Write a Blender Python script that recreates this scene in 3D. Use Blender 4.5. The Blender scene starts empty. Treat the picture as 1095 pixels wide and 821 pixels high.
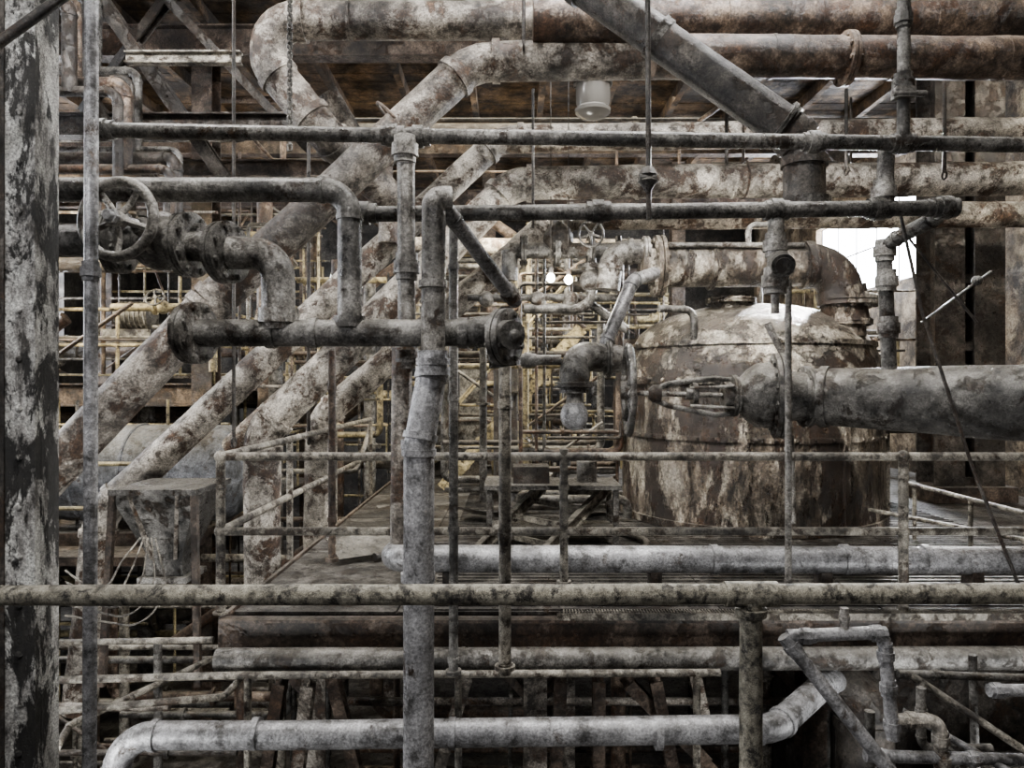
import bpy, math, random
from mathutils import Vector, Matrix, noise as mn
random.seed(7)
F=760.0; CZ=1.6
def W(u,v,d): return Vector(((u-547.5)/F*d, d, CZ-(v-410.5)/F*d))
def V(*a): return Vector(a)
def R(px,d): return px*0.5/F*d

# ---------------------------------------------------------------- materials
def mat(name,light,mid,dark,rust,scale=6,peel=.45,rough=.55,metal=0.0,bump=.6,dust=.3,grain=14,streak=False,soot=.3,edge=.03,gi=.9):
    m=bpy.data.materials.new(name); m.use_nodes=True
    nt=m.node_tree; n=nt.nodes; l=nt.links; n.clear()
    out=n.new('ShaderNodeOutputMaterial'); b=n.new('ShaderNodeBsdfPrincipled'); l.new(b.outputs[0],out.inputs[0])
    tc=n.new('ShaderNodeTexCoord'); mp=n.new('ShaderNodeMapping'); l.new(tc.outputs['Object'],mp.inputs[0])
    mp.inputs['Location'].default_value=(random.uniform(0,9),random.uniform(0,9),random.uniform(0,9))
    if streak: mp.inputs['Scale'].default_value=(1,1,.4)
    def nz(s,d,r,dist=0,src=mp):
        t=n.new('ShaderNodeTexNoise'); t.inputs['Scale'].default_value=s; t.inputs['Detail'].default_value=d
        t.inputs['Roughness'].default_value=r; t.inputs['Distortion'].default_value=dist
        l.new(src.outputs[0],t.inputs['Vector']); return t
    def ramp(src,stops):
        r=n.new('ShaderNodeValToRGB'); l.new(src,r.inputs[0]); e=r.color_ramp.elements
        while len(e)<len(stops): e.new(.5)
        for i,(p,c) in enumerate(stops):
            e[i].position=p; e[i].color=(c,c,c,1) if isinstance(c,(int,float)) else (*c,1)
        return r
    def mul(a,bb,f):
        x=n.new('ShaderNodeMixRGB'); x.blend_type='MULTIPLY'; x.inputs[0].default_value=f; l.new(a,x.inputs[1]); l.new(bb,x.inputs[2]); return x.outputs[0]
    n1=nz(scale,10,.74,.2); c1=ramp(n1.outputs[0],[(.39,dark),(.48,mid),(.60,light)])
    n2=nz(scale*.55,12,.76,.3); c2=ramp(n2.outputs[0],[(peel-edge,1.0),(peel+edge,0.0)])
    mx=n.new('ShaderNodeMixRGB'); l.new(c2.outputs[0],mx.inputs[0]); l.new(c1.outputs[0],mx.inputs[1])
    n4=nz(scale*2.2,8,.75); cr=ramp(n4.outputs[0],[(.35,tuple(x*.25 for x in rust)),(.55,rust),(.72,tuple(min(1,x*3) for x in rust))])
    l.new(cr.outputs[0],mx.inputs[2])
    tco=n.new('ShaderNodeMapping'); l.new(tc.outputs['Object'],tco.inputs[0])
    n3=nz(scale*grain*.7,6,.8,0,tco); c3=ramp(n3.outputs[0],[(.36,.2),(.5,1.0),(.64,2.1)])
    n5=nz(1.7,4,.6,.3,tco); c5=ramp(n5.outputs[0],[(.38,soot),(.6,1.2)])
    o=mul(mul(mx.outputs[0],c3.outputs[0],gi),c5.outputs[0],1)
    ge=n.new('ShaderNodeNewGeometry'); sp=n.new('ShaderNodeSeparateXYZ'); l.new(ge.outputs['Normal'],sp.inputs[0])
    mr=n.new('ShaderNodeMapRange'); mr.inputs[1].default_value=.35; mr.inputs[2].default_value=.98; mr.inputs[4].default_value=dust
    l.new(sp.outputs[2],mr.inputs[0])
    md=n.new('ShaderNodeMath'); md.operation='MULTIPLY'; l.new(mr.outputs[0],md.inputs[0])
    cd=ramp(n4.outputs[0],[(.38,.1),(.6,1.0)]); l.new(cd.outputs[0],md.inputs[1])
    m3=n.new('ShaderNodeMixRGB'); l.new(md.outputs[0],m3.inputs[0]); l.new(o,m3.inputs[1]); m3.inputs[2].default_value=(.38,.355,.30,1)
    l.new(m3.outputs[0],b.inputs['Base Color'])
    b.inputs['Metallic'].default_value=metal
    rr=ramp(n4.outputs[0],[(.35,min(1,rough+.2)),(.62,max(.2,rough-.12))]); l.new(rr.outputs[0],b.inputs['Roughness'])
    b1=n.new('ShaderNodeBump'); b1.inputs['Strength'].default_value=bump; b1.inputs['Distance'].default_value=.015; b1.invert=True
    l.new(c2.outputs[0],b1.inputs['Height'])
    b2=n.new('ShaderNodeBump'); b2.inputs['Strength'].default_value=bump*gi; b2.inputs['Distance'].default_value=.012
    l.new(n3.outputs[0],b2.inputs['Height']); l.new(b1.outputs[0],b2.inputs['Normal']); l.new(b2.outputs[0],b.inputs['Normal'])
    return m
rust=(.055,.034,.021)
M={}
M['white']=mat('peeling_white_paint',(.68,.63,.55),(.40,.365,.31),(.06,.05,.038),(.085,.05,.03),6.5,.465,gi=.85,soot=.38)
M['lag']=mat('dirty_lagging',(.52,.475,.41),(.24,.21,.175),(.032,.026,.02),(.085,.05,.03),6,.475,rough=.46,gi=.9)
M['brown']=mat('rusty_lagging',(.28,.21,.155),(.105,.073,.05),(.014,.010,.007),(.07,.038,.022),5,.49,rough=.4,gi=.85)
M['grey']=mat('grey_painted_steel',(.42,.405,.375),(.21,.197,.175),(.035,.031,.027),rust,8,.435,rough=.34,metal=.2,gi=.8,dust=.35)
M['dgrey']=mat('dark_grey_steel',(.23,.222,.205),(.10,.095,.086),(.018,.017,.015),(.035,.024,.016),8,.44,rough=.28,metal=.25,dust=.5,gi=.8)
M['bright']=mat('worn_galvanised_pipe',(.45,.45,.46),(.28,.28,.285),(.08,.079,.078),(.08,.058,.042),7,.40,rough=.27,metal=.3,dust=.15,bump=.4,gi=.7,soot=.5)
M['dark']=mat('blackened_steel',(.10,.088,.075),(.043,.037,.031),(.008,.007,.006),(.035,.022,.014),8,.47,rough=.38,metal=.1,dust=.2)
M['col']=mat('flaking_column_paint',(.66,.66,.62),(.33,.32,.30),(.04,.036,.031),(.013,.012,.010),13,.495,rough=.48,bump=.9,dust=.1,soot=.75,edge=.012,streak=True)
M['rail']=mat('crusty_railing_paint',(.46,.43,.34),(.25,.23,.175),(.04,.036,.029),(.025,.02,.015),34,.43,rough=.46,bump=.8,soot=.75,gi=.85)
M['rail2']=mat('pale_railing_paint',(.42,.39,.325),(.21,.19,.153),(.035,.031,.025),(.045,.03,.018),14,.455,rough=.42,gi=.8)
M['yrail']=mat('yellowed_railing_paint',(.66,.56,.33),(.38,.315,.17),(.09,.07,.04),(.04,.027,.017),10,.43,rough=.45,gi=.7,soot=.25)
M['tank']=mat('peeling_tank_paint',(.46,.42,.35),(.12,.095,.07),(.014,.011,.008),(.035,.021,.013),4.2,.495,rough=.3,bump=1.0,streak=True,grain=14,dust=.4,edge=.015,gi=1)
M['tankw']=mat('pale_tank_lagging',(.52,.48,.40),(.21,.18,.14),(.018,.014,.010),(.035,.022,.014),4.2,.50,rough=.33,bump=1.0,grain=14,dust=.35,edge=.015,gi=1)
M['deck']=mat('dusty_deck_plate',(.15,.14,.125),(.06,.055,.048),(.015,.013,.011),(.028,.02,.014),5,.47,rough=.38,dust=.04)
M['wood']=mat('ceiling_timber',(.15,.097,.052),(.078,.048,.025),(.02,.013,.008),(.05,.030,.016),4,.46,rough=.8,dust=0,soot=.2,gi=.6)
M['wall']=mat('stained_plaster_wall',(.40,.33,.24),(.24,.185,.125),(.075,.055,.037),(.11,.075,.045),2.5,.46,rough=.85,grain=20,gi=.6)
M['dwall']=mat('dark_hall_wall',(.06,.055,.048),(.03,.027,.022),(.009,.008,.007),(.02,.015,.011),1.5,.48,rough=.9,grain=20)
M['beam']=mat('brown_steel_beam',(.17,.128,.097),(.07,.051,.037),(.013,.010,.0075),(.05,.030,.019),5,.48,rough=.42,gi=.85)
M['blue']=mat('grey_blue_vessel_paint',(.20,.212,.235),(.11,.118,.133),(.035,.036,.038),(.05,.037,.028),5,.43,gi=.7)
def emit(name,c,s):
    m=bpy.data.materials.new(name); m.use_nodes=True; b=m.node_tree.nodes['Principled BSDF']
    b.inputs['Emission Color'].default_value=(*c,1); b.inputs['Emission Strength'].default_value=s; return m
M['sky']=emit('daylit_window_glass',(.9,.93,1),38)
M['bulb']=emit('lit_bulb',(1,.95,.85),60)
g=bpy.data.materials.new('frosted_lamp_glass'); g.use_nodes=True
g.node_tree.nodes['Principled BSDF'].inputs['Base Color'].default_value=(.2,.19,.17,1); g.node_tree.nodes['Principled BSDF'].inputs['Roughness'].default_value=.2; M['glass']=g

# ---------------------------------------------------------------- builder
def frame(ax):
    ax=ax.normalized(); t=V(0,0,1) if abs(ax.z)<.9 else V(1,0,0)
    a=ax.cross(t).normalized(); return a, ax.cross(a).normalized()
class B:
    def __init__(s,name): s.name=name; s.v=[]; s.f=[]; s.mi=[]; s.m=[]
    def mid(s,k):
        if k not in s.m: s.m.append(k)
        return s.m.index(k)
    def rings(s,rings,k,caps=True,closed=False):
        i=s.mid(k); base=len(s.v); n=len(rings[0])
        for r in rings: s.v.extend(r)
        N=len(rings); last=N if closed else N-1
        for a in range(last):
            p=base+a*n; q=base+((a+1)%N)*n
            for j in range(n):
                s.f.append((p+j,p+(j+1)%n,q+(j+1)%n,q+j)); s.mi.append(i)
        if caps and not closed:
            s.f.append(tuple(base+j for j in range(n))[::-1]); s.mi.append(i)
            s.f.append(tuple(base+(N-1)*n+j for j in range(n))); s.mi.append(i)
    def tube(s,pts,r,k,bend=None,seg=16,wob=0,collar=True,r2=None,bands=0):
        pts=[Vector(p) for p in pts]; bend=bend or r*3
        path=[pts[0]]; marks=[]
        for i in range(1,len(pts)-1):
            p=pts[i]; d1=(pts[i-1]-p); d2=(pts[i+1]-p); L=min(d1.length,d2.length)*.48; d1.normalize(); d2.normalize()
            ang=d1.angle(d2)
            if ang>3.1: path.append(p); continue
            t=min(bend/math.tan(ang/2),L); a=p+d1*t; b=p+d2*t
            marks+= [(a,d1),(b,d2)]
            rad=t*math.tan(ang/2); c=p+(d1+d2).normalized()*(rad/math.sin(ang/2)); st=max(3,int((math.pi-ang)/.2))
            va=a-c; vb=b-c; th=va.angle(vb)
            for q in range(st+1):
                f=q/st; path.append(c+(va*math.sin((1-f)*th)+vb*math.sin(f*th))/math.sin(th))
        path.append(pts[-1])
        if wob:
            np=[path[0]]
            for a,b in zip(path,path[1:]):
                m=max(1,int((b-a).length/.12)); np+=[a.lerp(b,q/m) for q in range(1,m+1)]
            path=np
        tot=sum((b-a).length for a,b in zip(path,path[1:])) or 1; acc=0
        T=(path[1]-path[0]).normalized(); A,_=frame(T); rings=[]
        for i,p in enumerate(path):
            if i==0: t=path[1]-p
            elif i==len(path)-1: t=p-path[-2]
            else: t=(path[i+1]-p).normalized()+(p-path[i-1]).normalized()
            if t.length<1e-6: t=T
            t=t.normalized(); q=T.rotation_difference(t); A=q@A; A=(A-t*A.dot(t)).normalized(); T=t; Bv=t.cross(A)
            if i: acc+=(p-path[i-1]).length
            rr=r+((r2-r)*acc/tot if r2 else 0)
            ring=[]
            for j in range(seg):
                an=2*math.pi*j/seg; dv=A*math.cos(an)+Bv*math.sin(an); x=rr
                if wob: x*=1+wob*mn.noise((p+dv*r)*2.7)+wob*.5*mn.noise((p+dv*r)*9)
                ring.append(p+dv*x)
            rings.append(ring)
        s.rings(rings,k)
        if collar:
            for a,d in marks: s.cyl(a-d*r*.12,a+d*r*.3,r*1.13,k,seg)
        if bands:
            for a,b in zip(pts,pts[1:]):
                L=(b-a).length; m=int(L/bands)
                for q in range(1,m): 
                    c=a.lerp(b,(q+random.uniform(-.2,.2))/m); dd=(b-a).normalized()
                    s.cyl(c,c+dd*.025,r*1.05,k,seg)
    def cyl(s,a,b,r,k,seg=16,r2=None):
        a=Vector(a); b=Vector(b); s.lathe(a,b-a,[(0,r),((b-a).length,r if r2 is None else r2)],k,seg)
    def lathe(s,o,ax,prof,k,seg=20):
        o=Vector(o); ax=Vector(ax).normalized(); A,Bv=frame(ax)
        s.rings([[o+ax*t+(A*math.cos(2*math.pi*j/seg)+Bv*math.sin(2*math.pi*j/seg))*max(r,1e-4) for j in range(seg)] for t,r in prof],k)
    def torus(s,c,ax,Rr,r,k,seg=32,sg=8):
        ax=Vector(ax).normalized(); A,Bv=frame(ax); rs=[]
        for i in range(seg):
            a=2*math.pi*i/seg; d=A*math.cos(a)+Bv*math.sin(a)
            rs.append([c+d*(Rr+r*math.cos(2*math.pi*j/sg))+ax*r*math.sin(2*math.pi*j/sg) for j in range(sg)])
        s.rings(rs,k,closed=True)
    def box(s,c,sz,k,rot=None):
        c=Vector(c); i=s.mid(k); b=len(s.v); h=[x/2 for x in sz]
        for x,y,z in ((-1,-1,-1),(1,-1,-1),(1,1,-1),(-1,1,-1),(-1,-1,1),(1,-1,1),(1,1,1),(-1,1,1)):
            p=V(x*h[0],y*h[1],z*h[2]); p=rot@p if rot else p; s.v.append(c+p)
        for f in ((3,2,1,0),(4,5,6,7),(0,1,5,4),(1,2,6,5),(2,3,7,6),(3,0,4,7)): s.f.append(tuple(b+q for q in f)); s.mi.append(i)
    def beam(s,a,b,w,h,k,up=V(0,0,1)):
        a=Vector(a); b=Vector(b); d=(b-a); L=d.length; d.normalize()
        if abs(d.dot(up))>.97: up=V(0,1,0)
        x=d.cross(up).normalized(); z=x.cross(d)
        s.box((a+b)/2,(w,L,h),k,Matrix((x,d,z)).transposed())
    def ibeam(s,a,b,w,h,k,up=V(0,0,1),t=.02):
        a=Vector(a); b=Vector(b); d=(b-a).normalized()
        if abs(d.dot(up))>.97: up=V(0,1,0)
        x=d.cross(up).normalized(); z=x.cross(d)
        s.beam(a,b,t,h,k,up); s.beam(a+z*(h/2),b+z*(h/2),w,t,k,up); s.beam(a-z*(h/2),b-z*(h/2),w,t,k,up)
    def flange(s,c,ax,r,t,k,bolts=8,pair=True):
        c=Vector(c); ax=Vector(ax).normalized(); A,Bv=frame(ax); g=t*.12
        if pair:
            s.lathe(c-ax*t,ax,[(0,r*.97),(t*.06,r),(t-g,r),(t-g,r*.9)],k,28); s.lathe(c+ax*t,-ax,[(0,r*.97),(t*.06,r),(t-g,r),(t-g,r*.9)],k,28); e=t*1.5
        else: s.lathe(c-ax*t/2,ax,[(0,r*.97),(t*.1,r),(t*.9,r),(t,r*.97)],k,28); e=t
        for i in range(bolts):
            a=2*math.pi*(i+.5)/bolts; p=c+(A*math.cos(a)+Bv*math.sin(a))*r*.83
            s.cyl(p-ax*e,p+ax*e,r*.05,k,6)
            for sg in (-1,1): s.cyl(p+ax*sg*e*.68,p+ax*sg*e*.95,r*.1,k,6)
    def ball(s,c,r,k,sq=(1,1,1),seg=20):
        c=Vector(c); rs=[]
        for i in range(11):
            a=math.pi*i/10; z=-math.cos(a); q=max(math.sin(a),.001)
            rs.append([c+V(q*math.cos(2*math.pi*j/seg)*sq[0],q*math.sin(2*math.pi*j/seg)*sq[1],z*sq[2])*r for j in range(seg)])
        s.rings(rs,k)
    def union(s,c,ax,r,k):
        c=Vector(c); ax=Vector(ax).normalized()
        s.lathe(c-ax*r*1.5,ax,[(0,r*1.05),(0,r*1.25),(r*.7,r*1.25),(r*.7,r*1.5),(r*2.1,r*1.5),(r*2.1,r*1.25),(r*3,r*1.25),(r*3,r*1.02)],k,8 if r<.03 else 16)
    def wheel(s,c,ax,Rr,k,sp=5,rim=.1):
        c=Vector(c); ax=Vector(ax).normalized(); A,Bv=frame(ax)
        s.torus(c,ax,Rr,Rr*rim,k,40,10); s.lathe(c-ax*Rr*.18,ax,[(0,Rr*.14),(0,Rr*.2),(Rr*.3,Rr*.24),(Rr*.3,Rr*.1)],k,16)
        for i in range(sp):
            a=2*math.pi*i/sp+.3; d=A*math.cos(a)+Bv*math.sin(a)
            s.tube([c+d*Rr*.12,c+d*Rr*.5+ax*Rr*.08,c+d*Rr],Rr*.085,k,seg=8,collar=False)
    def done(s,sharp=38):
        me=bpy.data.meshes.new(s.name); me.from_pydata([tuple(p) for p in s.v],[],s.f)
        for k in s.m: me.materials.append(M[k])
        me.polygons.foreach_set('material_index',s.mi); me.polygons.foreach_set('use_smooth',[True]*len(s.f))
        me.update(); me.set_sharp_from_angle(angle=math.radians(sharp))
        o=bpy.data.objects.new(s.name,me); bpy.context.scene.collection.objects.link(o); return o
def pipe(name,pts,r,k,**kw):
    b=B(name); fl=kw.pop('fl',[]); un=kw.pop('un',[]); b.tube(pts,r,k,**kw)
    for c,ax in fl: b.flange(c,ax,r*1.75,r*.28,k)
    for c,ax in un: b.union(c,ax,r,k)
    return b.done()
X=V(1,0,0);Y=V(0,1,0);Z=V(0,0,1)

# ---------------------------------------------------------------- shell
LOW=-3.2; CEIL=6.6
b=B('floor'); b.box((-1,10,LOW-.1),(26,26,.2),'deck'); b.done()
b=B('wall_back'); b.box((-2,22,1.6),(24,.3,10),'dwall'); b.done()
def windowed(name,x,ys,z0,z1,k):
    b=B(name); y=-3
    for (a,c) in ys+[(22,22)]:
        if a>y: b.box((x,(y+a)/2,1.7),(.3,a-y,9.8),k)
        if c>a:
            b.box((x,(a+c)/2,(LOW+z0)/2),(.3,c-a,z0-LOW),k); b.box((x,(a+c)/2,(z1+CEIL)/2),(.3,c-a,CEIL-z1),k)
        y=c
    return b.done()
windowed('wall_right',7.6,[(13.1,17.4)],3.6,5.35,'wall')
windowed('wall_left',-11.5,[(8,10),(12,14),(16,18)],2.2,5.4,'dwall')
def win(name,x,y0,y1,z0,z1):
    b=B(name); b.box((x,(y0+y1)/2,(z0+z1)/2),(.02,y1-y0,z1-z0),'sky')
    n=int((y1-y0)/.8)
    for i in range(n+1): y=y0+(y1-y0)*i/n; b.box((x,y,(z0+z1)/2),(.05,.03,z1-z0),'dark')
    for i in range(3): z=z0+(z1-z0)*i/2; b.box((x,(y0+y1)/2,z),(.05,y1-y0,.03),'dark')
    b.done()
win('window_1',7.62,13.1,17.4,3.6,5.35)
for i,y in enumerate((8,12,16)): win('window_%d'%(i+2),-11.52,y,y+2,2.2,5.4)
b=B('window_5')
for x in (1.2,1.75,-4.5,-5.4):
    b.box((x,21.82,4.75),(.34,.03,.4),'sky'); b.box((x,21.8,4.75),(.04,.06,.45),'dark'); b.box((x,21.8,4.75),(.4,.06,.04),'dark')
b.done()
b=B('ceiling')
for i in range(80):
    y=-2+i*.31; b.box((-2,y,CEIL+.05+random.uniform(-.012,.012)),(24,.29,.05),'wood')
b.box((-2,10,CEIL+.14),(24,25,.08),'dark'); b.done()
b=B('ceiling_joists')
for x in [q*1.15-11 for q in range(17)]: b.box((x,10,CEIL-.09),(.10,24,.2),'wood')
b.done()
b=B('roof_girders')
for y in (9.5,13.5,17.5): b.ibeam((-11.3,y,CEIL-.45),(7.4,y,CEIL-.45),.22,.4,'beam')
b.done()

# ---------------------------------------------------------------- left column
b=B('riveted_steel_column')
b.box((-1.87,2.34,1.7),(.6,.045,9.8),'col'); b.box((-1.60,2.33,1.7),(.105,.05,9.8),'col')
b.box((-1.557,2.38,1.7),(.022,.09,9.8),'col'); b.box((-1.85,2.46,1.7),(.05,.25,9.8),'col'); b.box((-1.655,2.305,1.7),(.02,.012,9.8),'dark')
z=-1.2
while z<4.4:
    for x,y in ((-1.60,2.305),(-1.71,2.318)): b.lathe((x,y+.003,z),(0,-1,0),[(0,.014),(.006,.012),(.010,.006)],'col',10)
    z+=.16
b.done()
pipe('slim_riser_pipe',[W(98,-60,2.45),W(97,500,2.45),W(94,1200,2.45)],R(14,2.45),'bright',un=[(W(97,290,2.45),Z)])
b=B('overhead_conduit'); b.tube([W(-90,110,2.1),W(90,-20,2.15),V(-1.2,2.15,CEIL)],.016,'dark'); b.done()

# ---------------------------------------------------------------- foreground railing
b=B('foreground_guardrail'); d=1.86
b.tube([W(-250,637,d),W(1350,634,d)],R(22,d),'rail',wob=.07,seg=18)
b.tube([W(803,640,d),W(803,1250,d)],R(24,d),'rail',wob=.07,seg=18)
b.lathe(W(803,650,d),-Z,[(0,R(34,d)),(.02,R(32,d)),(.025,R(26,d))],'rail')
b.cyl(W(775,635,d),W(831,635,d),R(27,d),'rail'); b.done()

# ---------------------------------------------------------------- handwheel valve + manifold
D=3.2
b=B('gate_valve')
wa=V(.12,.99,-.05).normalized(); wc=W(126,234,2.95)
b.wheel(wc,wa,.158,'grey',5,.14)
b.cyl(wc-wa*.07,wc+V(.2,.95,0).normalized()*.34,.02,'bright',10)
b.cyl(wc-wa*.05,wc-wa*.02,.032,'bright',6)
vc=W(172,258,3.32); wb=V(.26,.95,-.05).normalized()
b.lathe(wc+wb*.1,wb,[(0,.03),(.03,.045),(.10,.045),(.14,.08),(.16,.085),(.19,.085),(.2,.07),(.26,.075)],'dgrey',18)
b.ball(vc,.125,'dgrey',(1.1,1,1.1))
b.cyl(vc-X*.22,vc+X*.2,.085,'dgrey'); b.flange(W(202,262,3.28),V(.97,-.2,0),.15,.028,'dgrey'); b.flange(vc-X*.2,X,.15,.03,'dgrey')
b.tube([vc-X*.2,vc-X*.9],.075,'dgrey')
for s in (-1,1): b.beam(wc+wb*.12+Z*s*.06,vc+Z*s*.08,.03,.02,'grey')
b.done()
b=B('flanged_elbow_pipe')
b.tube([W(206,262,3.28),W(240,268,D)],.07,'dgrey')
b.flange(W(242,270,D),V(.95,-.3,0),.14,.028,'dgrey',8)
b.tube([W(246,270,D),W(297,272,D),W(298,352,D)],R(35,D),'grey',bend=.13,collar=False)
b.cyl(W(298,330,D),W(298,345,D),R(42,D),'grey'); b.done()
pipe('manifold_feed_pipe',[W(10,203,3.2),W(374,203,3.2),W(374,352,3.2)],R(26,D),'dgrey',bend=.12)
b=B('manifold_pipe')
b.tube([W(212,356,D),W(525,356,D),W(548,358,3.0)],R(29,D),'dgrey',bend=.1,seg=20,collar=False)
b.tube([W(505,356,D),W(535,352,D),W(540,392,D)],R(34,D),'dgrey',bend=.09,collar=False)
b.flange(W(208,356,D),V(1,-.25,0),.14,.03,'grey',8)
b.flange(W(540,360,3.12),V(.85,-.5,0),.125,.028,'grey',8)
b.cyl(W(374,338,D),W(374,350,D),R(34,D),'dgrey')
for u in (285,330,455,490): b.cyl(W(u,356,D),W(u+10,356,D),R(33,D),'dgrey')
b.ball(W(546,359,3.04),.05,'dgrey'); b.done()

b=B('main_riser_pipe')
b.tube([W(463,375,3.1),W(463,395,3.1),W(448,475,3.05),W(447,1300,3.05)],R(33,3.05),'bright',bend=.25,seg=24)
b.tube([W(463,385,3.1),W(464,212,3.1),W(482,212,3.12)],R(26,3.1),'grey',bend=.05,seg=20,collar=False)
b.tube([W(470,212,3.1),W(486,236,3.2),W(552,324,3.6)],R(17,3.2),'bright',bend=.05,seg=14); b.union(W(545,314,3.56),V(.6,.3,-.8),R(15,3.2),'grey')
for v in (392,470,612): b.cyl(W(463 if v<400 else 447,v,3.07),W(463 if v<400 else 447,v+9,3.07),R(37,3.05),'bright')
b.cyl(W(463,300,3.1),W(463,308,3.1),R(31,3.1),'grey')
b.done()
b=B('threaded_riser_pipe'); d=3.35
b.tube([W(434,150,d),W(435,372,d)],R(19,d),'grey'); b.union(W(435,285,d),Z,R(19,d),'grey'); b.union(W(433,160,d),Z,R(19,d),'grey'); b.union(W(435,380,d),Z,R(19,d),'grey')
b.tube([W(430,372,d),W(428,580,d)],R(22,d),'lag'); b.done()
pipe('overhead_sprinkler_pipe',[W(108,139,3.42),W(420,145,3.42),W(1300,158,3.42)],R(16,3.4),'dgrey',
     un=[(W(420,145,3.42),X),(W(448,146,3.42),X),(W(965,153,3.42),X),(W(110,139,3.42),X),(W(870,152,3.42),X)])
b=B('water_line_pipe'); d=3.5; r=R(17,d)
b.tube([W(385,229,d),W(700,226,d),W(1022,222,d),W(945,262,3.9),W(951,395,3.9)],r,'dgrey',bend=.1)
for u,v in ((390,228),(640,226),(830,225),(940,223),(1010,222)): b.union(W(u,v,d),X,r,'dgrey')
b.tube([W(830,225,d),W(829,300,d)],r,'grey'); b.union(W(829,262,d),Z,r,'grey'); b.union(W(829,300,d),Z,r*1.1,'grey')
b.cyl(W(833,278,d),W(838,284,3.36),.055,'dgrey'); b.cyl(W(838,284,3.36),W(838.5,284.5,3.35),.04,'dark'); b.cyl(W(829,300,d),W(829,335,d),.02,'grey')
b.tube([W(945,223,d),W(948,157,d)],r,'grey'); b.union(W(945,205,d),Z,r,'grey')
b.union(W(948,300,3.9),Z,r,'grey'); b.union(W(950,350,3.9),Z,r,'grey'); b.union(W(946,268,3.9),Z,r,'grey')
b.done()
b=B('drop_pipe'); b.tube([W(967,-80,3.4),W(966,155,3.4)],R(13,3.4),'dgrey'); b.union(W(966,90,3.4),Z,R(15,3.4),'dgrey'); b.union(W(966,20,3.4),Z,R(13,3.4),'dgrey')
b.box(W(966,100,3.38),(.09,.06,.05),'grey'); b.cyl(W(955,100,3.36),W(990,100,3.36),.014,'grey'); b.done()
b=B('turnbuckle_hanger'); b.cyl(W(692,-80,3.3),W(694,235,3.3),R(6,3.3),'dark',8); b.lathe(W(693,178,3.3),-Z,[(0,.012),(.01,.03),(.04,.045),(.05,.03),(.07,.05),(.09,.03),(.12,.012)],'dgrey',8)
b.cyl(W(684,190,3.28),W(702,190,3.28),.016,'dgrey',8); b.done()
for u,v0,v1,d,w in ((570,95,235,5.2,3),(250,-40,470,5.2,4),(560,-30,46,5.8,4),(777,-30,170,7.2,4),(330,90,470,7.8,4),(905,95,180,6.,4),(1010,60,185,6.4,4)):
    b=B('hanger_rod'); b.cyl(W(u,v0,d),W(u,v1,d),R(w,d),'dark',8); b.torus(W(u,v1,d)-Z*.02,X,.035,.01,'dark',12,6); b.done()
b=B('chain'); cx0=W(310,0,4.6).x
for i in range(int((CEIL-3.1)/.03)):
    c=V(cx0,4.6,CEIL-.02-i*.03); A=X if i%2 else Y
    b.tube([c+A*.013+Z*.022,c+A*.013-Z*.022,c-A*.013-Z*.022,c-A*.013+Z*.022,c+A*.013+Z*.022],.006,'dgrey',bend=.008,seg=5,collar=False)
b.done()
for u,w,v0,v1,d,k in ((843,7,300,640,4.3,'grey'),(485,10,245,720,4.4,'dgrey'),(540,13,392,715,3.6,'rail2'),(355,8,375,600,5.0,'brown'),(603,9,480,625,4.8,'rail2')):
    b=B('vertical_stanchion_pipe'); b.tube([W(u,v0,d),W(u,v1,d)],R(w,d),k,seg=12)
    for v in range(v0+40,v1,140): b.union(W(u,v,d),Z,R(w,d)*.85,k)
    b.cyl(W(u,v1-4,d),W(u,v1,d),R(w,d)*1.7,k); b.done()

# ---------------------------------------------------------------- large lagged pipes
pipe('lagged_steam_pipe',[W(1400,58,6.1),W(505,66,6.),W(225,325,5.6),W(-60,625,5.0)],.158,'lag',bend=.45,wob=.05,seg=24,bands=1.1)
pipe('lagged_steam_pipe',[W(1380,20,6.7),W(250,22,6.5),W(345,140,6.6),W(430,225,7.6)],.172,'lag',bend=.33,wob=.05,seg=24,bands=1.2)
pipe('lagged_steam_pipe',[W(1225,138,8.2),W(535,148,8.),W(108,548,6.7),W(85,760,6.7)],.15,'white',bend=.5,wob=.06,seg=24,bands=1.3)
pipe('lagged_steam_pipe',[W(1280,189,7.6),W(548,196,7.5),W(280,462,7.),W(281,680,7.)],.175,'white',bend=.4,wob=.06,seg=24,bands=1.2)
pipe('lagged_steam_pipe',[W(1195,229,8.6),W(595,232,8.5),W(342,448,8.),W(338,640,8.)],.155,'white',bend=.4,wob=.06,seg=24,bands=1.2)
pipe('lagged_steam_pipe',[W(480,262,9.2),W(330,400,8.9),W(200,520,8.6)],.12,'lag',bend=.4,wob=.06,seg=20,bands=1.2)
b=B('rusted_overhead_duct'); b.tube([W(1380,22,5.9),W(640,22,5.9),W(570,22,5.9)],.19,'brown',wob=.04,seg=24,bands=.9); b.done()
b=B('rusted_overhead_pipe'); b.tube([W(1400,65,5.4),W(700,60,5.4)],.155,'brown',wob=.05,seg=24,bands=.8)
b.flange(W(905,63,5.4),X,.2,.03,'brown',10); b.done()
b=B('diagonal_drain_pipe')
b.tube([W(560,-70,4.3),W(620,-18,4.25),W(845,140,4.),W(860,160,4.),W(860,228,4.)],R(43,4),'dark',bend=.2,seg=24,wob=.02)
b.flange(W(836,133,4.),V(.8,0,-.55),.135,.012,'dgrey',8); b.cyl(W(860,213,4.),W(860,226,4.),R(54,4),'dgrey',20); b.cyl(W(700,38,4.16),W(708,44,4.16),.13,'dgrey',20); b.done()
pipe('rusted_crossover_pipe',[W(350,98,7.),W(415,205,7.4),W(415,260,7.4)],.1,'lag',wob=.05)
pipe('low_steam_pipe',[W(430,262,9.5),W(700,265,9.5)],.11,'lag',wob=.05,bands=.8)
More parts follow.
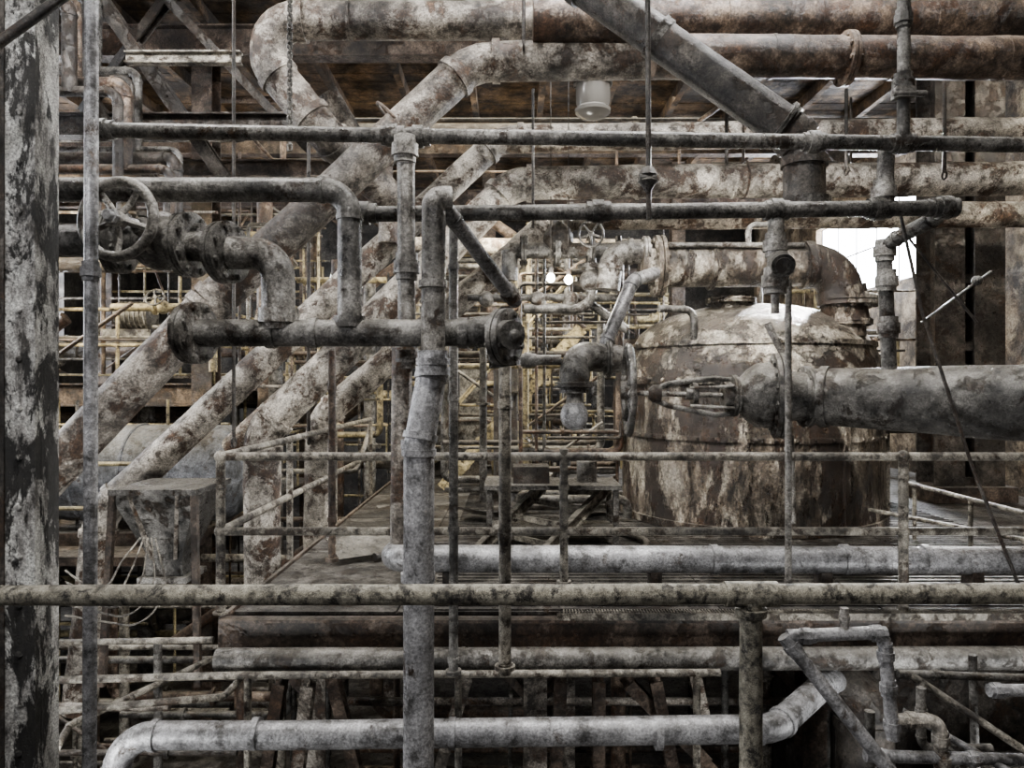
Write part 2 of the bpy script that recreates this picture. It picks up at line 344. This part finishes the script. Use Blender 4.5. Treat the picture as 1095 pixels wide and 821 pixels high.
b=B('pipe_support_beam'); b.ibeam(W(135,62,7.5),W(258,62,7.5),.1,.11,'rail2'); b.done()
b=B('pipe_hanger_clamps')
for u,v,d,r in ((795,192,7.55,.195),(420,128,5.9,.175)):
    b.torus(W(u,v,d),X if u>500 else V(.7,0,.7),r,.014,'brown',28,8)
b.tube([W(795,194,7.5)+Z*.2,W(795,90,7.5)],.015,'brown'); b.done()

b=B('pendant_lamp'); c=W(634,90,6.9)
b.cyl(c+Z*.1,c+Z*1.2,.012,'dark',8)
b.lathe(c+Z*.1,-Z,[(0,.03),(.02,.1),(.05,.17),(.07,.19),(.11,.19),(.12,.17)],'dgrey',24)
b.lathe(c-Z*.02,-Z,[(0,.165),(.08,.17),(.16,.165),(.21,.15)],'glass',24)
b.lathe(c-Z*.23,-Z,[(0,.155),(.02,.175),(.05,.17),(.09,.12),(.11,.05),(.12,0)],'glass',24); b.done()

b=B('roof_truss_braces')
for a,c,w in (((95,-20),(240,190),.15),((150,-30),(330,160),.10),((70,70),(200,240),.12),((200,-30),(90,120),.1)):
    b.ibeam(W(*a,8.2),W(*c,8.8),w,w*1.2,'dark',up=Y)
b.ibeam(W(60,135,8.5),W(340,135,8.5),.2,.25,'dark'); b.ibeam(W(60,182,9),W(420,182,9),.2,.2,'beam'); b.done()
b=B('overhead_pipework')
for i in range(12):
    z=3.6+i*.22; y=7.0+(i%4)*.35; b.tube([(-6,y,z),(-3.4-.12*i,y,z),(-3.4-.12*i,y,z-.9)],(.03,.05,.07)[i%3],('dark','brown','dark','dgrey')[i%4],bend=.12,seg=10)
b.done()

# ---------------------------------------------------------------- deck, guardrail
DX=-1.97; DY=4.8; DZ=.05
b=B('platform_deck')
for i in range(8):
    for j in range(5):
        b.box((DX+.62+i*1.12,DY+.92+j*1.72,DZ-.02),(1.105,1.70,.02),'deck')
b.box((2.65,DY+4.5,DZ-.045),(9.1,8.8,.02),'dark')
for j in range(60): b.box((2.2,DY+.1+j*.09,DZ-.006),(5.6,.012,.012),'deck')
b.done()
b=B('platform_edge_beam')
b.box((2.7,DY,-.09),(9.3,.03,.23),'beam'); b.box((2.7,DY-.03,.02),(9.3,.09,.02),'beam'); b.box((2.7,DY-.03,-.2),(9.3,.09,.02),'beam')
b.box((DX,DY+4.5,-.09),(.03,9,.23),'beam')
for i in range(36): b.lathe((DX+.15+i*.25,DY-.015,-.09),(0,-1,0),[(0,.014),(.008,.012),(.012,.004)],'beam',8)
b.done()
b=B('grating_edge')
for i in range(230):
    x=.35+i*.02; b.box((x,DY-.03,.055),(.008,.11,.035),'rail2')
b.box((2.65,DY-.085,.055),(4.7,.008,.045),'rail2'); b.done()
pipe('underdeck_main_pipe',[W(232,705,4.62),W(1300,703,4.62)],R(24,4.62),'dgrey',wob=.03,bands=1.4)
b=B('underdeck_joists')
for y in (6.2,8,10,12): b.ibeam((DX+.05,y,-.24),(7.3,y,-.24),.14,.22,'beam')
for x in (-1.7,.4,2.5,4.6,6.7): b.ibeam((x,5.0,-.26),(x,13.2,-.26),.12,.18,'beam')
b.done()
for x,y in ((-1.7,6.2),(.2,6.2),(2.6,6.2),(5.9,6.2),(-1.7,10),(2.6,10),(.6,8)):
    b=B('platform_support_column'); b.ibeam((x,y,LOW),(x,y,-.38),.2,.2,'lag' if x<1 else 'beam',up=Y); b.box((x,y,LOW+.01),(.34,.34,.02),'beam')
    b.beam((x,y,-1.2),(x+.7,y,-.42),.07,.07,'beam'); b.beam((x,y,-1.2),(x-.7,y,-.42),.07,.07,'beam'); b.done()
b=B('platform_guardrail'); r=R(9,4.8); zt=W(0,488,4.8).z; zm=W(0,568,4.8).z
b.tube([(DX,9.9,zt),(DX,DY,zt),(7.3,DY,zt)],r,'rail2',bend=.04,collar=False,seg=12); b.tube([(DX,9.9,zm),(DX,DY,zm),(7.3,DY,zm)],r,'rail2',bend=.04,collar=False,seg=12)
for u in (236,966,1335): 
    x=W(u,0,4.8).x; b.cyl((x,DY,DZ),(x,DY,zt),r*1.1,'rail2',12); b.cyl((x,DY,DZ),(x,DY,DZ+.015),.05,'rail2')
    for z in (zt,zm): b.ball((x,DY,z),r*1.5,'rail2')
for y in (6.3,7.9,9.9): b.cyl((DX,y,DZ),(DX,y,zt),r,'rail2',12)
b.done()
b=B('deck_level_pipe')
b.tube([W(426,640,5.25)+V(0,.7,.28),W(418,597,5.15),W(1290,600,5.15)],R(29,5.15),'bright',bend=.14,seg=24,collar=False)
for u in (600,760,900,985): b.cyl(W(u,598,5.15),W(u+7,598,5.15),R(32,5.15),'bright',24)
for u in (480,700,880,1040): 
    p=W(u,598,5.15); b.box((p.x,5.15,(DZ+p.z-.08)/2),(.08,.14,p.z-.08-DZ),'beam')
b.done()
b=B('dismantled_conveyor_frame')
p=[W(500,600,6.3),W(590,510,7.4),W(560,615,6.0),W(650,520,7.2)]
for a,c in ((0,1),(2,3)): b.ibeam(p[a],p[c],.06,.1,'rail2',t=.012)
for f in (.1,.3,.5,.7,.9): b.beam(p[0].lerp(p[1],f),p[2].lerp(p[3],f),.03,.05,'rail2')
b.done()
b=B('steel_workbench'); c=W(590,600,6.9)
b.box((c.x,7.0,.62),(1.3,.6,.04),'dgrey')
for x in (-.6,.6):
    for y in (-.25,.25): b.box((c.x+x,7.0+y,.33),(.05,.05,.56),'dgrey')
b.box((c.x,7.0,.2),(1.2,.5,.02),'dgrey'); b.box((c.x-.2,7.0,.72),(.35,.3,.16),'dark'); b.lathe((c.x+.35,7.0,.64),Z,[(0,.1),(.2,.1),(.22,.06),(.27,.06)],'grey'); b.done()
b=B('crumpled_sheet_metal')
for i,(u,v,dd) in enumerate(((390,600,6.4),(440,585,7.2),(520,560,8.0),(640,560,8.4))):
    c=W(u,v,dd); c.z=DZ+.1; b.box(c,(.6,.35,.015),'dgrey',Matrix.Rotation(.6+i,3,'Z')@Matrix.Rotation(.35,3,'X'))
b.done()
b=B('deck_hose'); b.tube([V(-1.2,6.2,.09),V(-.6,6.9,.09),V(.1,6.3,.09),V(.5,6.0,.09),V(1.4,6.6,.09),V(1.0,7.6,.09)],.035,'dark',bend=.5,collar=False,seg=10); b.done()

# ---------------------------------------------------------------- tank
cx,cy=2.86,8.65; TR=1.5
b=B('pressure_vessel_tank'); o=V(cx,cy,DZ)
b.lathe(o,Z,[(0,TR*1.02),(.08,TR*1.02),(.08,TR),(.95,TR),(.95,TR*1.012),(1.0,TR*1.012),(1.0,TR),(1.55,TR)],'tank',72)
b.lathe(o+Z*1.55,Z,[(0,TR*1.0),(0,TR*1.03),(.08,TR*1.03),(.08,TR*.99),(.28,TR*.97),(.42,TR*.93),(.42,TR*.95),(.47,TR*.95),(.47,TR*.91),(.6,TR*.86),(.72,TR*.76),(.82,TR*.62),(.9,TR*.42),(.95,TR*.2),(.96,0)],'tankw',72)
for i in range(48):
    a=2*math.pi*i/48; d=V(math.cos(a),math.sin(a),0)
    b.lathe(o+d*TR*1.02+Z*1.59,d,[(0,.03),(.02,.028),(.035,.012)],'tank',8)
    b.lathe(o+d*TR*1.01+Z*.975,d,[(0,.02),(.012,.018),(.02,.008)],'tank',8)
for a in (-1.9,-1.2,-.5): 
    d=V(math.cos(a),math.sin(a),0); b.box(o+d*TR*1.005+Z*.78,(.06,.06,1.5),'tank',Matrix.Rotation(a,3,'Z'))
b.cyl(o+V(-.35,-.5,2.4),o+V(-.35,-.5,2.5),.22,'tankw'); b.flange(o+V(-.35,-.5,2.5),Z,.28,.03,'tank',12)
b.tube([o+V(-.9,-1.0,2.0),o+V(-.9,-1.0,2.35),o+V(-1.3,-1.1,2.35)],.04,'dgrey')
b.done()
b=B('vessel_outlet_pipe'); d=7.8; r=R(45,d)
b.tube([W(705,285,d),W(893,283,d),W(906,345,d)],r,'tank',bend=.36,seg=28,collar=True,wob=.03)
b.flange(W(704,285,d),X,.34,.05,'tank',12); b.flange(W(907,322,d),Z,.32,.05,'tank',12); b.cyl(W(905,330,d),W(905,360,d),.2,'tank'); b.flange(W(906,345,d),Z,.26,.03,'tank',10)
b.tube([W(704,285,d),W(685,283,d)],.2,'tank')
b.tube([W(690,270,d),W(655,268,d),W(650,310,d)],.13,'grey',bend=.2); b.flange(W(690,272,d),X,.2,.03,'grey',8)
b.flange(W(760,285,d),X,.26,.02,'tank',10)
b.tube([W(715,262,7.6),W(860,262,7.6)],.03,'grey'); b.tube([W(800,262,7.6),W(800,240,7.6),W(835,240,7.6)],.03,'grey'); b.done()
b=B('relief_valve_cluster'); d=7.9
b.tube([W(545,268,d),W(660,268,d)],.09,'dgrey')
for u in (560,596,632): b.flange(W(u,268,d),X,.18,.03,'dgrey',8)
b.ball(W(597,256,d),.17,'dark',(1,1,1.1)); b.cyl(W(597,250,d),W(597,225,d),.06,'dgrey')
b.tube([W(632,268,d),W(632,330,d),W(560,330,d)],.06,'dgrey'); b.ball(W(632,300,d),.13,'dgrey'); b.flange(W(632,285,d),Z,.15,.02,'dgrey')
b.wheel(W(632,250,d-.4),V(.2,1,.2),.13,'dgrey'); b.tube([W(545,268,d),W(545,300,d)],.09,'dgrey')
b.tube([W(500,318,d),W(660,318,d)],.04,'dgrey')
for u in (520,575,610): b.ball(W(u,320,d),.09,'grey',seg=10)
b.done()

b=B('large_inlet_pipe'); p0=W(868,424,5.8); p1=W(1100,431,5.0); dr=(p1-p0)
b.lathe(p0,dr,[(-.02,.16),(0,.215),(.06,.235),(.07,.25),(.13,.25),(.13,.235)],'dgrey',32)
b.tube([p0,p1,p1+dr*.8],.225,'dgrey',wob=.04,seg=32,r2=.31,bands=2.5); b.done()
b=B('large_globe_valve'); d=5.8
b.flange(W(832,423,d),V(.98,-.2,0),.35,.04,'dgrey',14); b.cyl(W(836,423,d),W(866,424,d),.2,'dgrey',28); b.flange(W(862,424,d),X,.25,.025,'dgrey',12)
b.lathe(W(828,423,d),-X,[(0,.25),(.05,.27),(.15,.26),(.22,.21),(.28,.15),(.34,.115),(.42,.115)],'dgrey',28)
b.flange(W(784,423,d),X,.17,.022,'dgrey',8)
for z in (-1,1):
    b.tube([W(786,424,d)+Z*z*.13,W(765,424,d)+Z*z*.15,W(715,422,d)+Z*z*.09,W(700,422,d)+Z*z*.04],.024,'dgrey',seg=10,collar=False,bend=.1)
    b.cyl(W(786,424,d)+V(0,-.1,z*.09),W(735,424,d)+V(0,-.1,z*.07),.012,'grey',8)
b.cyl(W(786,423,d),W(664,420,d),.022,'grey',12)
b.lathe(W(745,421,d),-X,[(0,.03),(0,.09),(.04,.1),(.04,.05),(.09,.05),(.09,.03)],'dgrey',16); b.lathe(W(706,421,d),-X,[(0,.04),(0,.075),(.06,.075),(.1,.04)],'dark',12)
b.wheel(W(672,417,d),V(1,-.05,0),.36,'dgrey',6,.07)
b.tube([W(838,380,d),W(820,345,d)],.03,'grey'); b.tube([W(845,466,d),W(847,560,5.6)],.03,'grey'); b.done()
b=B('condensate_trap'); d=6.1
b.tube([W(660,384,d+.3),W(614,380,d),W(614,420,d)],R(32,d),'dgrey',bend=.2,collar=False); b.flange(W(614,411,d),Z,.17,.02,'dgrey',8)
b.ball(W(614,444,d),R(30,d),'bright',(1,1,1.1)); b.cyl(W(614,415,d),W(614,435,d),.07,'grey'); b.flange(W(650,384,d+.2),X,.17,.022,'dgrey',8)
b.tube([W(548,385,d),W(600,385,d)],.045,'dgrey'); b.union(W(565,385,d),X,.045,'dgrey'); b.done()
pipe('vent_pipe',[W(700,292,6.9),W(677,300,6.5),W(648,366,6.3),W(648,384,6.3)],R(15,6.3),'bright',bend=.1)
b=B('grey_fan_housing')
b.lathe(W(585,548,9.8),V(1,0,0),[(-.65,.35),(-.6,.45),(.6,.45),(.65,.35)],'blue',32)
for x in (-.4,0,.4): b.torus(W(585,548,9.8)+X*x,X,.455,.015,'blue',32,6)
b.box(W(585,580,9.8)+Z*.0,(1.5,1.,.25),'dgrey'); b.done()

b=B('double_channel_column')
for u in (1005,1047):
    x=W(u,0,9.6).x; b.ibeam((x,9.6,DZ),(x,9.6,CEIL),.4,.42,'dark',up=Y,t=.03)
for z in [q*.9 for q in range(7)]: b.box((W(1026,0,9.6).x,9.45,z+.3),(.5,.02,.12),'dark')
b.box((W(1026,0,9.6).x,9.6,DZ+.1),(1.1,.7,.2),'beam'); b.done()
b=B('hanging_rope'); b.tube([W(962,225,3.6),W(985,330,3.5),W(1040,500,3.4),W(1095,640,3.2)],.0085,'dark',bend=.5,seg=8,collar=False); b.done()
b=B('guy_wire'); b.tube([W(968,250,4.2),W(1045,345,4.2)],.008,'dark',seg=6); b.tube([W(985,345,4.8),W(1060,290,4.8)],.009,'dgrey',seg=6); b.ball(W(1045,300,4.8),.035,'dgrey'); b.done()
b=B('stair_handrail')
b.tube([W(930,545,7.),W(1110,580,5.4)],.02,'rail2',seg=8); b.tube([W(965,515,7.3),W(1140,560,5.2)],.02,'rail2',seg=8)
for f in (.1,.5,.9): q=W(965,515,7.3).lerp(W(1140,560,5.2),f); b.cyl(q,V(q.x,q.y,DZ),.02,'rail2',8)
b.done()

# ---------------------------------------------------------------- lower level
b=B('lower_return_pipe'); d=4.2
b.tube([W(118,900,d),W(128,786,d),W(300,786,d),W(828,779,d),W(885,728,4.7),W(900,728,6.)],R(29,d),'bright',bend=.22,seg=24)
for u in (270,480,700): b.cyl(W(u,784,d),W(u+7,784,d),R(33,d),'bright',24)
b.done()
b=B('lower_guardrail')
b.tube([W(60,727,4.5),W(250,722,4.5),W(770,719,4.5)],R(8,4.5),'rail2',seg=10); b.tube([W(60,687,5.2),W(228,684,5.2)],R(7,5.),'rail2',seg=10); b.tube([W(60,800,4.),W(75,775,4.6),W(225,705,5.6)],R(7,5.),'rail2',seg=10)
b.tube([W(60,760,4.4),W(240,745,4.8),W(270,710,5.)],R(8,4.5),'rail2',seg=10)
for u,h in ((265,722),(490,721),(745,720)): b.tube([W(u,h,4.5),W(u,h+330,4.5)],R(8,4.5),'rail2',seg=10)
b.done()
b=B('underdeck_braces')
for a,c in (((305,695),(270,722)),((670,728),(760,820)),((735,690),(752,765)),((500,720),(470,821)),((330,730),(310,900)),((300,728),(275,900)),((600,725),(590,900)),((700,725),(735,900)),((640,725),(640,900)),((355,720),(400,900))):
    b.ibeam(W(*a,5.2),W(*c,5.6),.09,.09,'lag' if a[0] in(305,735,330,500) else 'beam',up=Y,t=.012)
b.done()
b=B('threaded_pipe_manifold'); d=3.0
def t(pts,w,k,un=()):
    b.tube([W(*p) for p in pts],R(w,d),k,bend=.05,seg=14)
    for q in un: b.union(W(*q[:3]),q[3],R(w,d)*.88,k)
t([(838,680,d),(960,835,2.9)],15,'bright',[(848,692,d,V(.6,0,-.8))])
t([(842,680,d),(945,676,d),(955,790,d)],14,'bright',[(862,680,d,X),(938,677,d,X),(947,700,d,Z),(950,735,d,Z),(954,775,d,Z)])
t([(903,676,d),(903,650,d)],9,'grey',[(903,660,d,Z)])
t([(955,770,d),(1005,770,d),(1008,900,d)],14,'white',[(975,770,d,X),(1006,790,d,Z),(1007,812,d,Z)])
t([(975,722,3.2),(1110,812,2.9)],8,'rail2',[(990,735,3.15,V(.8,0,-.5))])
t([(965,760,3.2),(1110,842,2.9)],8,'bright')
t([(1060,738,3.),(1200,738,3.)],13,'bright',[(1066,738,3.,X)])
t([(925,808,d),(1200,815,d)],13,'bright',[(940,808,d,X),(1040,811,d,X)])
t([(930,760,3.4),(930,900,3.4)],12,'dgrey'); t([(1040,700,3.6),(1045,900,3.6)],10,'dgrey'); t([(960,720,3.5),(1100,725,3.5)],10,'dgrey',[(1000,721,3.5,X)])
t([(985,735,3.1),(985,800,3.1),(1060,800,3.1)],10,'grey',[(985,760,3.1,Z),(1020,800,3.1,X)]); b.done()
pipe('dark_drum_elbow',[W(880,720,5.6),W(925,745,5.3),W(925,850,5.3)],.2,'dark',bend=.3,seg=24)
b=B('drum_motor_skid')
b.box((4.3,7.6,-2.0),(2.6,2.0,2.3),'dark'); b.box((4.3,7.6,-.82),(2.8,2.2,.06),'beam'); b.lathe((3.4,5.3,-1.6),X,[(0,.3),(.05,.42),(1.5,.42),(1.55,.3)],'dgrey'); b.box((4.1,5.3,-2.6),(1.5,.6,1.2),'beam'); b.done()

# ---------------------------------------------------------------- left background plant
b=B('horizontal_storage_vessel'); b.lathe(W(60,505,9.),X,[(0,.2),(.1,.5),(.25,.6),(2.2,.6),(2.35,.5),(2.45,.2)],'blue',36)
for x in (.5,1.1,1.7): b.torus(W(60,505,9.)+X*x,X,.605,.02,'blue',36,6)
b.box(W(130,575,9.),(1.8,.9,.3),'beam'); b.done()
b=B('feed_hopper'); p=W(185,520,6.3)
rs=[]
for z,w in ((0,.34),(-.08,.34),(-.55,.16),(-.75,.16)): rs.append([p+V(a*w,c*w,z) for a,c in ((-1,-1),(1,-1),(1,1),(-1,1))])
b.rings(rs,'dgrey'); b.box(p,(.74,.74,.05),'dgrey'); b.box(p-Z*.78,(.42,.42,.05),'grey')
for sx in (-1,1): b.beam(p+V(sx*.34,-.34,0),p+V(sx*.4,-.4,-1.6),.05,.05,'beam'); b.beam(p+V(sx*.2,-.35,-.02),p+V(sx*.1,-.17,-.6),.03,.03,'lag')
b.done()
b=B('ribbed_motor'); c=W(145,338,10.5)
b.lathe(c-X*.25,X,[(0,.1),(.02,.2),(.5,.2),(.55,.1)],'dgrey',24)
for i in range(7): b.torus(c+X*(i*.07-.2),X,.21,.01,'grey',24,6)
b.box(c-Z*.27,(.7,.5,.12),'dgrey'); b.done()
b=B('mezzanine_floor'); b.box((-6.9,12.5,1.55),(5.4,5,.12),'beam'); b.ibeam((-9.6,10,1.45),(-4.2,10,1.45),.15,.3,'beam'); b.box((-6.9,11.5,-.4),(5.6,7,.1),'beam'); b.done()
def guard(x0,y0,x1,y1,z,k='yrail',name='distant_guardrail'):
    b=B(name)
    for h in (.55,1.05): b.tube([(x0,y0,z+h),(x1,y1,z+h)],.025,k,seg=8)
    L=math.hypot(x1-x0,y1-y0); n=max(1,int(L/1.2))
    for i in range(n+1):
        f=i/n; b.cyl((x0+(x1-x0)*f,y0+(y1-y0)*f,z),(x0+(x1-x0)*f,y0+(y1-y0)*f,z+1.07),.025,k,8)
    b.done()
guard(-9.6,10,-4.2,10,1.6); guard(-9.6,8,-4.1,8,-.35); guard(-4.1,8,-4.1,15,-.35); guard(-4.2,10,-4.2,15,1.6); guard(-1.9,13,2,13,.05); guard(-1.9,11.3,1.3,11.3,.05); guard(-3.8,16,3,16,1.2); guard(-8,17,2,17,-.4); guard(-1.9,14.5,3,14.5,2.2); guard(-3.8,12,-2.2,12,.9); guard(-3.8,12,-3.8,18,2.4); guard(-9,15,-4,15,3.0); guard(-.5,18,4,18,3.1)
random.seed(21)
def rack(name,x0,x1,y0,y1,z0,z1,n,rmax,ks=('lag','beam','brown','dgrey','brown','yrail','yrail','dark','grey'),wh=.12):
    b=B(name)
    for i in range(n):
        k=random.choice(ks); r=random.choice((.018,.02,.025,.035,.05,rmax)); y=random.uniform(y0,y1); x=random.uniform(x0,x1); z=random.uniform(z0,z1)
        L=random.uniform(.8,3.2); h=random.uniform(.5,2.5); sx=random.choice((-1,1)); sz=random.choice((-1,1))
        xe=min(max(x+sx*L,x0),x1); ze=min(max(z+sz*h,z0),z1); typ=random.random()
        if typ<.26: pts=[(x0,y,z),(x1,y,z)]
        elif typ<.48: pts=[(x,y,z0),(x,y,z1)]
        elif typ<.72: pts=[(x,y,z),(xe,y,z),(xe,y,ze)]
        elif typ<.86: pts=[(x,y,z),(xe,y,z+sz*abs(xe-x)*.7),]
        else: pts=[(x,y,z),(xe,y,z),(xe,min(y+1,y1),ze),(x,min(y+1,y1),ze)]
        if (Vector(pts[0])-Vector(pts[1])).length<.2: continue
        b.tube(pts,r,k,seg=10,bend=r*2.2)
        c=Vector(pts[0]).lerp(Vector(pts[1]),random.uniform(.3,.7)); ax=Vector(pts[1])-Vector(pts[0])
        if random.random()<.5:
            b.flange(c,ax,r*1.9,max(.015,r*.3),k,6)
            if random.random()<wh and r<.08: b.ball(c+ax.normalized()*r*2,r*1.7,k,seg=10); b.cyl(c+ax.normalized()*r*2,c+ax.normalized()*r*2+V(0,-r*4,r*2),r*.3,k,6); b.wheel(c+ax.normalized()*r*2+V(0,-r*4,r*2),V(0,-1,.5),r*2.2,'dgrey',4)
    b.done()
rack('distant_pipework',-9.5,-4.4,8.4,14,-2.8,1.4,70,.12)
rack('distant_pipework',-9.5,-3.7,8.6,14.6,1.75,5.0,80,.12)
rack('distant_pipework',-3.6,-2.1,9.5,15,-2.5,3.8,50,.11)
rack('distant_pipework',-1.8,1.3,11.4,15,.1,4.2,80,.10)
rack('distant_pipework',-2,4,16,19,.1,5.2,60,.13)
rack('distant_pipework',4.6,7.2,11.5,14,.1,3.4,22,.12)
rack('basement_pipework',-4.6,-2.1,5.6,9,-3,-.6,40,.07,('lag','brown','dgrey','rail2','dark'),0)
rack('basement_pipework',-1.8,4,5.6,9,-3,-.6,40,.08,('lag','brown','dgrey','beam','dark'),0)
rack('overhead_pipework',-5,7,9.8,13,5.0,6.0,14,.12,('brown','brown','dark'),0)
rack('machine_pipework',-.9,1.15,9,10.4,.1,2.4,30,.05,('dgrey','grey','yrail','brown','dark'))
rack('machine_pipework',.1,1.3,7.9,8.9,.1,3.4,18,.05,('dgrey','dark','brown'),0)
b=B('steel_staircase')
for i in range(12): b.box((-.9+i*.16,10.6,.2+i*.19),(.24,.8,.03),'yrail')
for y in (10.2,11.0): b.beam((-1,y,.1),(1.0,y,2.4),.03,.18,'yrail'); b.tube([(-1,y,1.1),(1.0,y,3.3)],.02,'yrail',seg=8)
b.done()
b=B('building_columns')
for x,y in ((-8.5,10),(-4.3,10),(-8.5,15),(-4.3,15),(-.5,15.5),(3.6,15.5),(-2.3,19)): b.ibeam((x,y,LOW),(x,y,CEIL-.2),.28,.3,'beam',up=Y)
b.done()
b=B('electrical_cabinets')
for x in (-1.3,-.75): b.box((x,12.2,1.0),(.5,.4,1.9),'dark'); b.box((x,11.99,1.1),(.42,.02,1.5),'dgrey')
b.done()
b=B('loose_cables')
for i in range(5):
    u=110+i*12; b.tube([W(70,610+i*12,4.5),W(u,640+i*8,4.3),W(u+20,600+i*6,4.6),W(150+i*4,575,4.8)],.006,'rail2',bend=.2,seg=6,collar=False)
b.done()

# ---------------------------------------------------------------- lights
def area(name,loc,tgt,size,power,col=(1,1,1),sy=None,spread=None):
    L=bpy.data.lights.new(name,'AREA'); L.energy=power; L.size=size; L.color=col
    if sy: L.shape='RECTANGLE'; L.size_y=sy
    if spread: L.spread=math.radians(spread)
    o=bpy.data.objects.new(name,L); o.location=loc; o.rotation_euler=(Vector(tgt)-Vector(loc)).to_track_quat('-Z','Y').to_euler(); bpy.context.scene.collection.objects.link(o)
for u,v in ((589,297),(608,299)):   # bulbs added by the valve cluster for the small far windows' bright spots
    c=W(u,v,7.45); b=B('added_caged_bulb'); b.cyl(V(c.x,c.y,c.z+.08),V(c.x,c.y,CEIL),.006,'dark',6); b.lathe(c+Z*.12,-Z,[(0,.015),(.02,.03),(.06,.03),(.07,.02)],'dark',12)
    b.ball(c,.042,'bulb',(1,1,1.2),12); b.torus(c,Z,.058,.003,'dark',16,5); b.torus(c,X,.062,.003,'dark',16,5); b.done()
    L=bpy.data.lights.new('bulb_glow','POINT'); L.energy=22; L.color=(1,.95,.85); L.shadow_soft_size=.04
    o=bpy.data.objects.new('bulb_glow',L); o.location=c-V(0,.09,.0); bpy.context.scene.collection.objects.link(o)
area('overhead_fill_near',(-.3,1.4,6.3),(-.3,3.3,1),1.2,300,(1,.97,.93),.6)  # area light added under the closed ceiling, no skylight opening there
area('overhead_fill_mid',(1.5,5.2,6.4),(1.8,6.6,0),3,440,(.99,.97,.96),.8)  # added overhead fill above the view, the ceiling is solid
area('overhead_fill_left',(-3.6,5.2,6.3),(-4.4,7.4,0),1.6,350,(1,.97,.95),.8)  # added overhead fill for the left side, no roof opening
area('overhead_fill_far',(-1,11.5,6.2),(-1,14,1),8,360,(1,.9,.7),1.5)  # added wide fill under the ceiling, aimed at the back of the hall
area('background_fill_left',(-6,8.0,3.4),(-6,12,1),1,230,(1,.86,.6))  # warm fill added for the left background, without a fixture
area('background_fill_deck',(.0,8.9,3.9),(.2,12.5,1),1,300,(1,.9,.68))  # warm fill added to brighten the plant behind the deck, no fixture
area('daylight_right',(7.3,15.2,4.5),(3,8,2),3,1200,(.9,.94,1),1.3)
area('tank_top_fill',(5.2,10.8,5.0),(3.2,8.6,2.6),.4,300,(1,.97,.93),None,75)  # fill added to brighten the tank top, no fixture
area('tank_front_fill',(1.6,5.6,3.9),(2.9,7.6,1.6),.4,75,(1,.95,.88),None,100)  # added fill to lift the front of the tank
area('right_wall_fill',(6.8,5.5,5.6),(7.4,10.5,3.2),.8,150,(1,.92,.78),None,90)  # fill added inside the hall to brighten the right wall
area('foreground_key',(-2.6,.2,3.2),(0,3.2,1.2),.5,52,(.98,.97,1))  # unseen key light added upper left for the foreground pipes and valve
area('lower_level_fill',(-3,3.2,-.6),(-2,7,-2.5),.8,65)  # fill added to brighten the lower level, left side
area('lower_level_fill',(3,3.4,-.7),(2.5,7,-2),.8,55)  # second added fill for the lower level, right side
w=bpy.data.worlds.new('world'); bpy.context.scene.world=w; w.use_nodes=True
w.node_tree.nodes['Background'].inputs[0].default_value=(.86,.84,.86,1); w.node_tree.nodes['Background'].inputs[1].default_value=.17
cam=bpy.data.cameras.new('camera'); cam.sensor_width=36; cam.lens=36*F/1095; co=bpy.data.objects.new('camera',cam)
co.location=(0,0,CZ); co.rotation_euler=(math.pi/2,0,0); bpy.context.scene.collection.objects.link(co); bpy.context.scene.camera=co
